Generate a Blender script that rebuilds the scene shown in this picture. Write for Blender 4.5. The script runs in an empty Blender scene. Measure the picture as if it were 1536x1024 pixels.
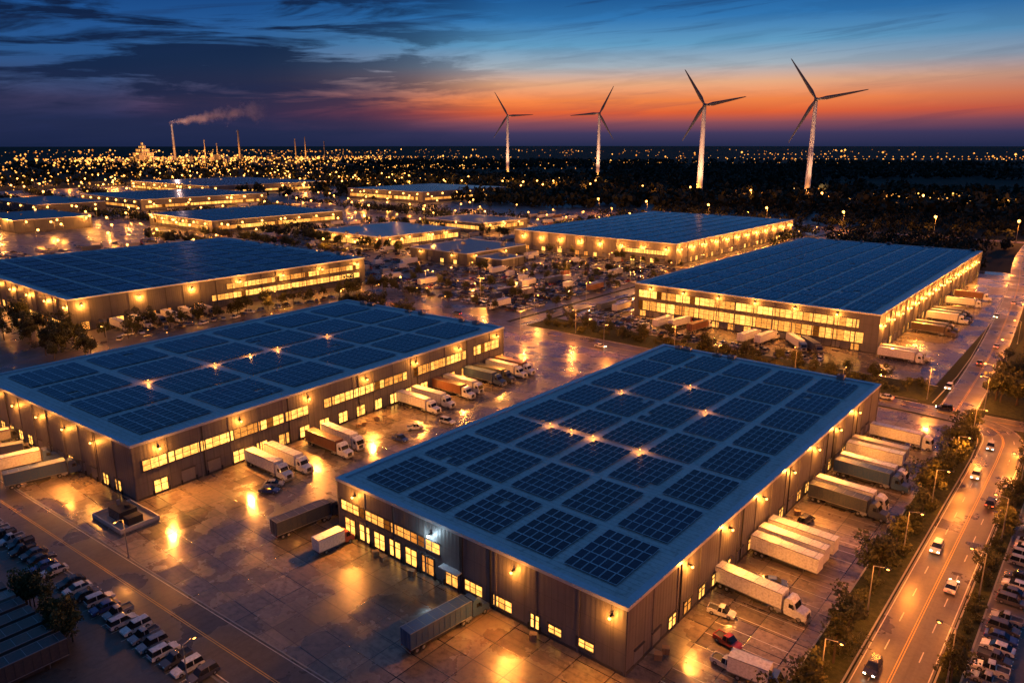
import bpy, math, random
from mathutils import Vector, Matrix
import numpy as np
random.seed(7); RS=np.random.RandomState(3)
D=bpy.data; SC=bpy.context.scene
def link(o): SC.collection.objects.link(o); return o

# ------------------------------------------------------------ materials
def srgb(r,g,b):
    f=lambda c:(c/255/12.92) if c/255<=.04045 else ((c/255+.055)/1.055)**2.4
    return (f(r),f(g),f(b),1)
class NT:
    def __init__(s,tree): s.t=tree
    def n(s,typ,**kw):
        nd=s.t.nodes.new(typ)
        for k,v in kw.items():
            if k=='inp':
                for a,b in v.items(): 
                    if isinstance(b,bpy.types.NodeSocket): s.t.links.new(b,nd.inputs[a])
                    else: nd.inputs[a].default_value=b
            else: setattr(nd,k,v)
        return nd
    def math(s,op,a,b=0.0,c=None,clamp=False):
        nd=s.t.nodes.new('ShaderNodeMath'); nd.operation=op; nd.use_clamp=clamp
        for i,v in enumerate([a,b]+([c] if c is not None else [])):
            if isinstance(v,bpy.types.NodeSocket): s.t.links.new(v,nd.inputs[i])
            else: nd.inputs[i].default_value=v
        return nd.outputs[0]
    def mix(s,f,a,b,bt='MIX'):
        nd=s.t.nodes.new('ShaderNodeMix'); nd.data_type='RGBA'; nd.blend_type=bt
        for k,v in ((0,f),(6,a),(7,b)):
            if isinstance(v,bpy.types.NodeSocket): s.t.links.new(v,nd.inputs[k])
            else: nd.inputs[k].default_value=v
        return nd.outputs[2]
    def ramp(s,f,els,interp='LINEAR'):
        nd=s.t.nodes.new('ShaderNodeValToRGB'); cr=nd.color_ramp; cr.interpolation=interp
        while len(cr.elements)<len(els): cr.elements.new(0.5)
        for i,(p,c) in enumerate(els):
            cr.elements[i].position=p; cr.elements[i].color=c if len(c)==4 else (*c,1)
        s.t.links.new(f,nd.inputs[0]); return nd.outputs[0]
def g(v): return (v,v,v,1)
def newmat(name,base=(.5,.5,.5),rough=.6,metal=0.0,spec=.5):
    m=D.materials.new(name); m.use_nodes=True; t=NT(m.node_tree)
    p=m.node_tree.nodes['Principled BSDF']
    p.inputs['Base Color'].default_value=(*base[:3],1); p.inputs['Roughness'].default_value=rough
    p.inputs['Metallic'].default_value=metal; p.inputs['Specular IOR Level'].default_value=spec
    return m,t,p
def L(t,a,b): t.t.links.new(a,b)
def noise(t,vec,scale,detail=4,rough=.55):
    nd=t.n('ShaderNodeTexNoise',inp={'Scale':scale,'Detail':detail,'Roughness':rough})
    if vec is not None: L(t,vec,nd.inputs['Vector'])
    return nd.outputs['Fac']
def objc(t): return t.n('ShaderNodeTexCoord').outputs['Object']
def simple(name,base,rough=.6,metal=0.0,var=.25,scale=1.5):
    m,t,p=newmat(name,base,rough,metal)
    f=noise(t,objc(t),scale,5)
    c=t.mix(f,tuple(x*(1-var) for x in base)+(1,),tuple(min(1,x*(1+var)) for x in base)+(1,))
    L(t,c,p.inputs['Base Color']); return m
def bump(t,p,h,strength=.3,dist=.05):
    b=t.n('ShaderNodeBump',inp={'Strength':strength,'Distance':dist,'Height':h}); L(t,b.outputs[0],p.inputs['Normal'])

def m_concrete():
    m,t,p=newmat('wet_concrete',rough=.4)
    co=objc(t)
    br=t.n('ShaderNodeTexBrick',offset=0.0,inp={'Vector':co,'Color1':(.12,.092,.066,1),'Color2':(.28,.215,.15,1),'Mortar':(.02,.015,.012,1),'Scale':1.0,'Mortar Size':.09,'Mortar Smooth':.2,'Brick Width':6.0,'Row Height':5.0})
    n1=noise(t,co,.05,6,.6); n2=noise(t,co,.9,6,.65)
    c=t.mix(t.ramp(n1,[(.38,g(.0)),(.66,g(.85))]),br.outputs[0],(.085,.068,.052,1))
    c=t.mix(t.ramp(n2,[(.44,g(0)),(.72,g(.8))]),c,(.04,.032,.026,1))
    mp=t.n('ShaderNodeMapping',inp={'Vector':co,'Scale':(.06,1.6,1)})
    tr=noise(t,mp.outputs[0],1.0,3,.5)
    c=t.mix(t.ramp(tr,[(.56,g(0)),(.7,g(.5))]),c,(.03,.025,.02,1))
    c=t.mix(t.math('MULTIPLY',br.outputs[1],.8),c,(.018,.014,.012,1))
    L(t,c,p.inputs['Base Color'])
    n3=noise(t,co,.09,5,.6)
    r=t.math('ADD',t.ramp(n3,[(.42,g(.07)),(.62,g(.36))]),t.math('MULTIPLY',n2,.11))
    L(t,r,p.inputs['Roughness']); p.inputs['Specular IOR Level'].default_value=.75
    bump(t,p,t.math('ADD',noise(t,co,1.3,5),t.math('MULTIPLY',br.outputs[1],-.6)),.20,.05)
    return m
def m_asphalt(name='wet_asphalt',b=.045,lo=.2,hi=.5):
    m,t,p=newmat(name,rough=.4); co=objc(t)
    n1=noise(t,co,.05,5,.6); n2=noise(t,co,1.2,6,.7)
    c=t.mix(n1,(b*.6,b*.52,b*.46,1),(b*1.6,b*1.35,b*1.15,1)); c=t.mix(t.ramp(n2,[(.45,g(0)),(.7,g(.6))]),c,(b*.4,b*.36,b*.32,1))
    mp=t.n('ShaderNodeMapping',inp={'Vector':co,'Scale':(1.1,.03,1)})
    c=t.mix(t.ramp(noise(t,mp.outputs[0],1.0,3),[(.5,g(0)),(.7,g(.5))]),c,(b*.35,b*.3,b*.28,1))
    L(t,c,p.inputs['Base Color'])
    L(t,t.ramp(noise(t,co,.09,5),[(.35,g(lo)),(.65,g(hi))]),p.inputs['Roughness'])
    bump(t,p,noise(t,co,2.5,5),.25,.04); return m
def m_terrain():
    m,t,p=newmat('terrain_soil',rough=.9); co=objc(t)
    c=t.ramp(noise(t,co,.004,8,.65),[(.3,(.008,.012,.007,1)),(.48,(.016,.02,.011,1)),(.6,(.03,.03,.02,1)),(.75,(.045,.04,.028,1))])
    c=t.mix(t.ramp(noise(t,co,.06,6),[(.4,g(0)),(.65,g(.8))]),c,(.008,.011,.006,1))
    L(t,c,p.inputs['Base Color']); p.inputs['Specular IOR Level'].default_value=.15; return m
def m_grass():
    m,t,p=newmat('verge_grass',rough=.9); co=objc(t)
    L(t,t.ramp(noise(t,co,.8,8,.7),[(.3,(.012,.018,.007,1)),(.6,(.045,.05,.018,1)),(.8,(.09,.07,.03,1))]),p.inputs['Base Color'])
    p.inputs['Specular IOR Level'].default_value=.15
    bump(t,p,noise(t,co,4,6),.6,.15); return m
def m_wall(name,base,scale=1.0):
    m,t,p=newmat(name,base,.5); co=objc(t)
    n=noise(t,co,.25,6,.6)
    c=t.mix(n,tuple(x*.7 for x in base)+(1,),tuple(x*1.25 for x in base)+(1,))
    sx=t.n('ShaderNodeSeparateXYZ',inp={0:co})
    s=t.math('ADD',sx.outputs[0],sx.outputs[1])
    w=t.math('SINE',t.math('MULTIPLY',s,2*math.pi/.9))
    pj=t.math('LESS_THAN',t.math('FRACT',t.math('MULTIPLY',s,1/2.7)),.035)
    hj=t.math('LESS_THAN',t.math('FRACT',t.math('MULTIPLY',sx.outputs[2],1/3.6)),.02)
    st=t.n('ShaderNodeTexNoise',inp={'Scale':1.0,'Detail':4}); mp=t.n('ShaderNodeMapping',inp={'Vector':co,'Scale':(1.2,1.2,.07)}); L(t,mp.outputs[0],st.inputs['Vector'])
    c=t.mix(t.ramp(st.outputs[0],[(.5,g(0)),(.72,g(.55))]),c,tuple(x*.45 for x in base)+(1,))
    c=t.mix(t.math('MULTIPLY',t.math('MAXIMUM',pj,hj),.6),c,tuple(x*.3 for x in base)+(1,))
    L(t,c,p.inputs['Base Color']); bump(t,p,w,.22,.05); return m
def m_roof(name,base,rough=.38):
    m,t,p=newmat(name,base,rough,.1); co=objc(t)
    sx=t.n('ShaderNodeSeparateXYZ',inp={0:co})
    fr=t.math('FRACT',t.math('MULTIPLY',sx.outputs[1],1/1.2)); seam=t.math('LESS_THAN',fr,.12)
    n=noise(t,co,.12,7,.65); n2=noise(t,co,1.1,5,.6)
    c=t.mix(n,tuple(x*.65 for x in base)+(1,),tuple(x*1.3 for x in base)+(1,))
    c=t.mix(t.ramp(n2,[(.5,g(0)),(.76,g(.6))]),c,(.17,.15,.12,1))
    c=t.mix(t.math('MULTIPLY',seam,.4),c,(.09,.09,.095,1))
    L(t,c,p.inputs['Base Color']); L(t,t.math('ADD',t.math('MULTIPLY',n2,.3),.22),p.inputs['Roughness'])
    bump(t,p,t.math('ADD',seam,t.math('MULTIPLY',n2,.4)),.5,.05); return m
def m_panel(name='solar_cell_glass',fw=.045,dark=1.0,fcol=(.50,.52,.56,1)):
    m,t,p=newmat(name,rough=.18,spec=.4); 
    uv=t.n('ShaderNodeUVMap').outputs[0]; sx=t.n('ShaderNodeSeparateXYZ',inp={0:uv})
    def edge(s,mul,wd):
        f=t.math('FRACT',t.math('MULTIPLY',s,mul)); a=t.math('ABSOLUTE',t.math('SUBTRACT',f,.5)); return t.math('GREATER_THAN',a,.5-wd)
    fr=t.math('MAXIMUM',edge(sx.outputs[0],1,fw),edge(sx.outputs[1],1,fw*.9))
    ce=t.math('MAXIMUM',edge(sx.outputs[0],3,.05),edge(sx.outputs[1],2,.035))
    at=t.n('ShaderNodeAttribute',attribute_name='rnd').outputs['Fac']
    q=dark
    cell=t.ramp(at,[(0,(.003*q,.004*q,.015*q,1)),(.6,(.006*q,.010*q,.034*q,1)),(1,(.016*q,.026*q,.07*q,1))])
    c=t.mix(t.math('MULTIPLY',ce,.5),cell,(.035,.055,.11,1)); c=t.mix(fr,c,fcol)
    L(t,c,p.inputs['Base Color'])
    dust=noise(t,objc(t),.35,5)
    L(t,t.math('ADD',t.math('MULTIPLY',fr,.25),t.math('MULTIPLY',dust,.28)),p.inputs['Roughness']); return m
def m_emit(name,col,strength,use_attr=False,sampling='AUTO',nz=0):
    m=D.materials.new(name); m.use_nodes=True; nt=m.node_tree; nt.nodes.clear(); t=NT(nt)
    o=t.n('ShaderNodeOutputMaterial'); e=t.n('ShaderNodeEmission',inp={'Color':(*col,1),'Strength':strength})
    L(t,e.outputs[0],o.inputs[0])
    if use_attr:
        at=t.n('ShaderNodeAttribute',attribute_name='rnd').outputs['Fac']
        s=t.math('MULTIPLY',at,strength)
        if nz:
            mp=t.n('ShaderNodeMapping',inp={'Vector':objc(t),'Scale':(1,1,1.6)})
            n=noise(t,mp.outputs[0],nz,3); s=t.math('MULTIPLY',s,t.math('ADD',t.math('MULTIPLY',n,2.2),-.1))
        L(t,s,e.inputs['Strength'])
        L(t,t.mix(at,(1,.25,.03,1),(1,.47,.09,1)),e.inputs['Color'])
    try: m.cycles.emission_sampling=sampling
    except Exception: pass
    return m
def m_paint(name,stops,rough=.35):
    m,t,p=newmat(name,rough=rough)
    oi=t.n('ShaderNodeObjectInfo').outputs['Random']
    c=t.ramp(oi,stops,'CONSTANT'); n=noise(t,objc(t),2.5,5)
    c=t.mix(t.ramp(n,[(.42,g(0)),(.75,g(.5))]),c,(.09,.075,.06,1))
    L(t,c,p.inputs['Base Color']); p.inputs['Coat Weight'].default_value=.3; return m
M={}
M['conc']=m_concrete(); M['asph']=m_asphalt(b=.065); M['lot']=m_asphalt('lot_asphalt',.075,.22,.55); M['terrain']=m_terrain(); M['grass']=m_grass()
M['wall']=m_wall('precast_wall',(.125,.116,.112)); M['wall2']=m_wall('dark_metal_wall',(.08,.077,.078)); M['wall3']=m_wall('tan_wall',(.19,.165,.14))
M['roof']=m_roof('metal_roof',(.50,.48,.45)); M['roofd']=m_roof('membrane_roof',(.12,.14,.17),.5)
M['rim']=simple('coping_metal',(.46,.49,.52),.35,.3); M['panel']=m_panel(); M['panelb']=m_panel('large_solar_cell_glass',.055,1.4)
M['win']=m_emit('lit_window',(1,.52,.13),2.6,True,nz=.9); M['door']=m_emit('lit_doorway',(1,.55,.16),2.8,True,nz=.7)
M['bulb']=m_emit('sodium_bulb',(1,.38,.07),11); M['bulbw']=m_emit('white_bulb',(.6,.85,1),20)
M['far']=m_emit('distant_lamp_glow',(1,.45,.12),3.8,True,'NONE')
M['frame']=simple('window_frame',(.05,.045,.04),.5); M['dark']=simple('dark_metal',(.03,.03,.032),.5,.3)
M['steel']=simple('galvanised_steel',(.25,.25,.26),.4,.6); M['rubber']=simple('tyre_rubber',(.015,.015,.015),.8)
M['glass']=newmat('vehicle_glass',(.01,.012,.015),.06)[0]
M['paintw']=simple('road_paint',(.42,.39,.34),.5,0,.6,.9); M['painty']=simple('yellow_road_paint',(.45,.27,.05),.5,0,.4,2)
M['kerb']=simple('kerb_stone',(.22,.21,.19),.7); M['pale']=simple('concrete_upstand',(.36,.35,.33),.5)
M['wood']=simple('pallet_wood',(.28,.18,.09),.8)
M['turb']=simple('turbine_white',(.62,.60,.57),.4,0,.08,.1); M['blade']=simple('blade_silhouette',(.08,.09,.11),.4,0,.1,.1)  # blades are white; their silhouette shade is painted in as dark grey
M['car']=m_paint('car_paint',[(0,(.5,.5,.5)),(.20,(.02,.02,.025)),(.42,(.25,.26,.28)),(.58,(.22,.02,.02)),(.62,(.03,.06,.2)),(.76,(.62,.62,.6)),(.90,(.07,.07,.08))],.25)
M['trailer']=m_paint('trailer_paint',[(0,(.62,.6,.57)),(.62,(.40,.36,.30)),(.75,(.04,.06,.12)),(.84,(.16,.06,.03)),(.9,(.68,.66,.62))],.45)
M['cab']=m_paint('cab_paint',[(0,(.6,.6,.58)),(.45,(.05,.1,.25)),(.6,(.3,.04,.03)),(.66,(.05,.05,.05)),(.82,(.7,.68,.64))],.3)
M['darkpaint']=m_paint('dark_truck_paint',[(0,(.07,.04,.03)),(.5,(.03,.04,.06))],.5)
M['cont']=m_paint('container_paint',[(0,(.03,.03,.035)),(.4,(.05,.045,.04)),(.7,(.02,.03,.05)),(.88,(.2,.19,.17))],.7)
M['bluepaint']=m_paint('blue_truck_paint',[(0,(.02,.06,.15)),(.6,(.03,.07,.16))],.4)
M['hl']=newmat('tail_lamp_lens',(.3,.01,.01),.2)[0]; M['hlw']=newmat('head_lamp_lens',(.7,.68,.6),.1)[0]
M['beam']=m_emit('lit_headlamp',(1,.8,.5),25,False,'NONE'); M['tail']=m_emit('lit_tail_lamp',(1,.06,.02),8,False,'NONE')
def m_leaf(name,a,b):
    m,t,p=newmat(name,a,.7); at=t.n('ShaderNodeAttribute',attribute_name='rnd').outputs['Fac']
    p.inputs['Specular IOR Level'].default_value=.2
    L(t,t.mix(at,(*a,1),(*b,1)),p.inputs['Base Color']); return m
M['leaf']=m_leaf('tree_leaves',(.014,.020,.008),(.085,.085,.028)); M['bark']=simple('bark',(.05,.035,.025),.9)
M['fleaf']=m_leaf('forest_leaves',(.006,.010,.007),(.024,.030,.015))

# ------------------------------------------------------------ mesh builder
class MB:
    def __init__(s): s.v=[];s.f=[];s.m=[];s.r=[];s.uv={};s.mats=[]
    def mi(s,k):
        if k not in s.mats: s.mats.append(k)
        return s.mats.index(k)
    def face(s,pts,k,rnd=None,uv=None):
        b=len(s.v); s.v.extend([tuple(p) for p in pts]); s.f.append(tuple(range(b,b+len(pts)))); s.m.append(s.mi(k))
        s.r.append(random.random() if rnd is None else rnd)
        if uv: s.uv[len(s.f)-1]=uv
    def box(s,x0,y0,z0,x1,y1,z1,k,rnd=None,bottom=True):
        P=[(x0,y0,z0),(x1,y0,z0),(x1,y1,z0),(x0,y1,z0),(x0,y0,z1),(x1,y0,z1),(x1,y1,z1),(x0,y1,z1)]
        s.hexa(P,k,rnd,bottom)
    def hexa(s,P,k,rnd=None,bottom=True):
        for f in [(4,5,6,7),(0,1,5,4),(1,2,6,5),(2,3,7,6),(3,0,4,7)]+([(3,2,1,0)] if bottom else []):
            s.face([P[i] for i in f],k,rnd)
    def prism(s,prof,y0,y1,k,inset=0,rnd=None):
        n=len(prof); zc=max(p[1] for p in prof)
        A=[(x,y0,z) for x,z in prof]; B=[(x,y1,z) for x,z in prof]
        s.face(A,k,rnd); s.face(B[::-1],k,rnd)
        for i in range(n):
            j=(i+1)%n; s.face([A[j],A[i],B[i],B[j]],k,rnd)
    def cyl(s,p,q,r0,r1,k,n=10,caps=True,rnd=None):
        p=Vector(p);q=Vector(q);d=(q-p).normalized(); a=d.orthogonal().normalized(); b=d.cross(a)
        P=[p+(a*math.cos(2*math.pi*i/n)+b*math.sin(2*math.pi*i/n))*r0 for i in range(n)]
        Q=[q+(a*math.cos(2*math.pi*i/n)+b*math.sin(2*math.pi*i/n))*r1 for i in range(n)]
        for i in range(n):
            j=(i+1)%n; s.face([P[i],P[j],Q[j],Q[i]],k,rnd)
        if caps: s.face(P[::-1],k,rnd); s.face(Q,k,rnd)
    def ball(s,c,r,k,n=8,m=5,rnd=None,sz=1):
        for i in range(m):
            a0=math.pi*i/m-math.pi/2;a1=math.pi*(i+1)/m-math.pi/2
            for j in range(n):
                b0=2*math.pi*j/n;b1=2*math.pi*(j+1)/n
                f=lambda a,b:(c[0]+r*math.cos(a)*math.cos(b),c[1]+r*math.cos(a)*math.sin(b),c[2]+r*sz*math.sin(a))
                pts=[f(a0,b0),f(a0,b1),f(a1,b1),f(a1,b0)]
                if i==0: pts=pts[1:]
                if i==m-1: pts=pts[:3]
                s.face(pts,k,rnd)
    def mesh(s,name):
        me=D.meshes.new(name); me.from_pydata(s.v,[],s.f)
        for k in s.mats: me.materials.append(M[k])
        me.polygons.foreach_set('material_index',s.m)
        a=me.attributes.new('rnd','FLOAT','FACE'); a.data.foreach_set('value',s.r)
        if s.uv:
            ul=me.uv_layers.new(name='UVMap')
            for fi,uv in s.uv.items():
                st=me.polygons[fi].loop_start
                for i,c in enumerate(uv): ul.data[st+i].uv=c
        me.update(); return me
    def obj(s,name,parent=None,loc=(0,0,0),rz=0):
        o=link(D.objects.new(name,s.mesh(name))); o.location=loc; o.rotation_euler[2]=rz
        if parent: o.parent=parent
        return o
def inst(name,me,loc,rz=0,sc=1,parent=None):
    o=link(D.objects.new(name,me)); o.location=loc; o.rotation_euler[2]=rz; o.scale=(sc,)*3 if not isinstance(sc,tuple) else sc
    if parent: o.parent=parent
    return o
LD={}
SOD=(1,.33,.045)
RED=(1,.27,.03)
def lamp(name,loc,power,parent=None,col=SOD,rad=.25,spot=None,target=None):
    key=(power,col,rad,spot)
    if key not in LD:
        ld=D.lights.new(name,'SPOT' if spot else 'POINT'); ld.energy=power; ld.color=col; ld.shadow_soft_size=rad
        if spot: ld.spot_size=math.radians(spot); ld.spot_blend=.8
        LD[key]=ld
    o=link(D.objects.new(name,LD[key])); o.location=loc
    if target is not None: o.rotation_euler=(Vector(target)-Vector(loc)).to_track_quat('-Z','Y').to_euler()
    if parent: o.parent=parent
    return o
def empty(name,loc=(0,0,0),rz=0):
    o=link(D.objects.new(name,None)); o.location=loc; o.rotation_euler[2]=rz; o.empty_display_size=.5; return o

# ------------------------------------------------------------ ground sheets
def sheet(name,x0,x1,y0,y1,z,k):
    b=MB(); b.face([(x0,y0,z),(x1,y0,z),(x1,y1,z),(x0,y1,z)],k,.5); return b.obj(name)
sheet('ground',-45000,30000,-8000,60000,0,'terrain')
sheet('industrial_park_pavement',-1480,-206,62,900,.02,'lot')
sheet('parking_lot_ground',-300,-30,-30,43,.03,'lot')
sheet('loading_yard_pavement',-262,-27.5,43,229,.04,'conc')
sheet('loading_yard_pavement',-192,-41,262,535,.04,'conc')
sheet('verge_ground',-27.5,-21.8,30,228,.06,'grass')
sheet('verge_ground',-11.5,-8.6,30,222,.06,'grass')
sheet('parking_lot_ground',-8.6,30,30,222,.05,'lot')
sheet('verge_ground',-192,-40,244,262,.06,'grass')
sheet('verge_ground',-27,60,244,700,.03,'grass')
def offs(pts,d):
    out=[]
    for i,p in enumerate(pts):
        a=Vector(pts[max(0,i-1)]);b=Vector(pts[min(len(pts)-1,i+1)]);t=(b-a).normalized(); n=Vector((-t.y,t.x))
        out.append((p[0]+n.x*d,p[1]+n.y*d))
    return out
def strip(b,pts,w0,w1,z,k):
    A=offs(pts,w0);B=offs(pts,w1)
    for i in range(len(pts)-1): b.face([(*B[i],z),(*B[i+1],z),(*A[i+1],z),(*A[i],z)],k,.5)
def dense(pts,step):
    out=[pts[0]]
    for a,b in zip(pts,pts[1:]):
        d=math.dist(a,b); n=max(1,int(d/step))
        for i in range(1,n+1): out.append((a[0]+(b[0]-a[0])*i/n,a[1]+(b[1]-a[1])*i/n))
    return out
def smooth(pts,it=2):
    for _ in range(it):
        o=[pts[0]]
        for a,b in zip(pts,pts[1:]): o+= [(a[0]*.75+b[0]*.25,a[1]*.75+b[1]*.25),(a[0]*.25+b[0]*.75,a[1]*.25+b[1]*.75)]
        pts=o+[pts[-1]]
    return pts
def road(pts,w,z,center='y',lanes=1,name='road'):
    b=MB(); strip(b,pts,-w/2,w/2,z,'asph')
    zz=z+.006
    strip(b,pts,w/2-.45,w/2-.3,zz,'paintw'); strip(b,pts,-w/2+.3,-w/2+.45,zz,'paintw')
    if center=='y': strip(b,pts,.1,.24,zz,'painty'); strip(b,pts,-.24,-.1,zz,'painty')
    dp=dense(pts,3.0)
    if lanes:
        for off in ([w/4,-w/4] if lanes==2 else [0]) :
            if lanes==1 and center=='y': break
            for i in range(0,len(dp)-1,3): strip(b,dp[i:i+2],off-.08,off+.08,zz,'paintw')
    return b.obj(name)
def kerb(pts,w=.25,h=.14):
    b=MB(); A=offs(pts,-w/2);B=offs(pts,w/2)
    for i in range(len(pts)-1):
        b.hexa([(*A[i],0),(*A[i+1],0),(*B[i+1],0),(*B[i],0),(*A[i],h),(*A[i+1],h),(*B[i+1],h),(*B[i],h)],'kerb')
    return b.obj('kerb')
southroad=[(-16.5,-60),(-16.5,200)]+smooth([(-16.5,205),(-17,228),(-28,236),(-60,236)],3)
road(southroad,9.6,.075,'y',2)
road([(-60,236),(-430,236)],13,.067,'y',2)
road([(-24,237),(120,240)],9,.059,'y',0)
northroad=smooth([(-31,236),(-32,290),(-35,357),(-43,487),(-55,600),(-60,722)],2)
road(northroad,9.5,.083,'y',0)
road([(-199,243),(-199,715)],9,.071,'y',0)
road([(-900,715),(300,715)],11,.063,'y',0)
road([(-700,255),(-206,255)],8,.055,None,1)
road([(-420,26.5),(60,57.5)],9,.09,'y',0)
kerb([(-21.7,60),(-21.7,200)]+smooth([(-21.7,204),(-22.5,224),(-30,229.3),(-60,229.3)],2)); kerb([(-11.4,62),(-11.4,205),(-11.4,226)]); kerb([(-27.6,60),(-27.6,228)])
kerb([(-60,229.3),(-190,229.3)]); kerb([(-206,229.3),(-400,229.3)]); kerb([(-42,243),(-190,243)])
kerb(smooth([(-38,243.5),(-37.2,290),(-40.4,357),(-48,487)],1)); kerb(offs([(-420,26.5),(-24,52)],4.7)); kerb(offs([(-420,26.5),(-24,52)],-4.7))
kerb([(-40,262.2),(-192,262.2)]); kerb([(-8.5,60),(-8.5,222)])
b=MB()
for i in range(30):
    x=-188+i*3.2; y=36.9+(x+166)*.065
    b.face([(x,y-2.6,.036),(x+.12,y-2.6,.036),(x+.12,y+2.4,.036),(x,y+2.4,.036)],'paintw')
for i in range(40):
    y=70+i*3.1
    for x in (-8,1.5): b.face([(x,y,.056),(x+5,y,.056),(x+5,y+.12,.056),(x,y+.12,.056)],'paintw')
for i in range(36):
    y=84+i*3.6; b.face([(-42,y,.046),(-30,y,.046),(-30,y+.12,.046),(-42,y+.12,.046)],'paintw')
b.obj('parking_bay_markings')

# ------------------------------------------------------------ vehicles
def wheels(b,xs,hw,r,w=.28):
    for x in xs:
        for s in (-1,1):
            y=s*hw
            b.cyl((x,y-w/2*1,r),(x,y+w/2,r),r,r,'rubber',12); b.cyl((x,y+s*w*.5,r),(x,y+s*(w*.5+.02),r),r*.55,r*.5,'steel',8)
def car_mesh(kind,lit=False):
    b=MB(); Lh=2.25; W=.88
    low=[(-Lh,.35),(-Lh+.05,.8),(-Lh+.3,.92),(Lh-1.2,.92),(Lh-.25,.76),(Lh,.6),(Lh,.32),(1.9,.25),(-1.9,.25)]
    b.prism(low[::-1],-W,W,'car')
    if kind=='sedan': a,bb,c,d=-1.75,-1.1,.35,1.15
    elif kind=='suv': a,bb,c,d=-2.15,-1.9,.45,1.1
    else: a,bb,c,d=-.5,-.35,.5,1.15
    zt=1.42 if kind=='sedan' else 1.68
    Wt=.66
    P=[(a,-W+.04,.92),(d,-W+.04,.90),(d,W-.04,.90),(a,W-.04,.92),(bb,-Wt,zt),(c,-Wt,zt),(c,Wt,zt),(bb,Wt,zt)]
    b.hexa(P,'glass')
    b.hexa([(bb-.03,-Wt-.02,zt),(c+.05,-Wt-.02,zt),(c+.05,Wt+.02,zt),(bb-.03,Wt+.02,zt),(bb+.1,-Wt+.08,zt+.06),(c-.1,-Wt+.08,zt+.06),(c-.1,Wt-.08,zt+.06),(bb+.1,Wt-.08,zt+.06)],'car')
    mx=(a+d)/2-.1
    for s in (-1,1):
        b.hexa([(mx-.05,s*(W-.04)-.01,.92),(mx+.05,s*(W-.04)-.01,.92),(mx+.05,s*(W-.04)+.02,.92),(mx-.05,s*(W-.04)+.02,.92),(mx-.05,s*Wt-.01,zt),(mx+.05,s*Wt-.01,zt),(mx+.05,s*Wt+.03,zt),(mx-.05,s*Wt+.03,zt)],'car')
        b.box(Lh-.08,s*.6-.17,.55,Lh+.02,s*.6+.17,.68,'beam' if lit else 'hlw'); b.box(-Lh-.02,s*.62-.16,.62,-Lh+.06,s*.62+.16,.76,'tail' if lit else 'hl')
        b.box(.75,s*.95-.09,.92,.95,s*.95+.09,1.05,'dark')
    if kind=='pickup': b.box(-2.15,-.74,.925,-.6,.74,.94,'dark'); 
    if kind=='pickup':
        for s in (-1,1): b.box(-2.2,s*.82-.06,.92,-.55,s*.82+.06,1.08,'car')
        b.box(-2.25,-.85,.92,-2.17,.85,1.08,'car')
    wheels(b,[-1.4,1.4],.8,.34,.22)
    return b.mesh('car_'+kind)
CARS=[car_mesh('sedan'),car_mesh('suv'),car_mesh('sedan'),car_mesh('pickup')]; LITCAR=[car_mesh('sedan',True),car_mesh('suv',True)]
def trailer_part(b,x0,x1,k,legs=True):
    b.box(x0,-1.27,1.15,x1,1.27,3.95,k); b.box(x0+.1,-1.15,.95,x1-.1,1.15,1.15,'dark')
    n=int((x1-x0)/1.1)
    for i in range(n+1):
        x=x0+(x1-x0-.08)*i/n
        for s in (-1,1): b.box(x,s*1.29-.03,1.2,x+.08,s*1.29+.03,3.9,k)
    for s in (-1,1):
        b.box(x0,s*1.28-.05,3.87,x1,s*1.28+.05,4.0,'steel'); b.box(x0,s*1.28-.05,1.1,x1,s*1.28+.05,1.22,'steel')
        b.box(x0+4,s*1.15-.02,.5,x1-3.4,s*1.15+.02,.98,'dark'); b.box(x0-.03,s*.64-.02,1.25,x0,s*.64+.02,3.85,'steel')
        b.box(x0-.04,s*1.05-.12,.9,x0+.02,s*1.05+.12,1.05,'hl')
    for i in range(6): b.box(x0+1+i*(x1-x0-2)/5,-1.2,3.95,x0+1.06+i*(x1-x0-2)/5,1.2,3.98,'steel')
    b.box(x0-.02,-.03,1.2,x0+.01,.03,3.9,'dark'); b.box(x0-.02,-1.1,.5,x0+.08,1.1,.62,'steel')
    wheels(b,[x0+1.2,x0+2.45],1.1,.5,.34)
    if legs:
        for s in (-1,1): b.cyl((x1-2.6,s*.9,0.02),(x1-2.6,s*.9,1.1),.07,.07,'steel',6)
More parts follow.
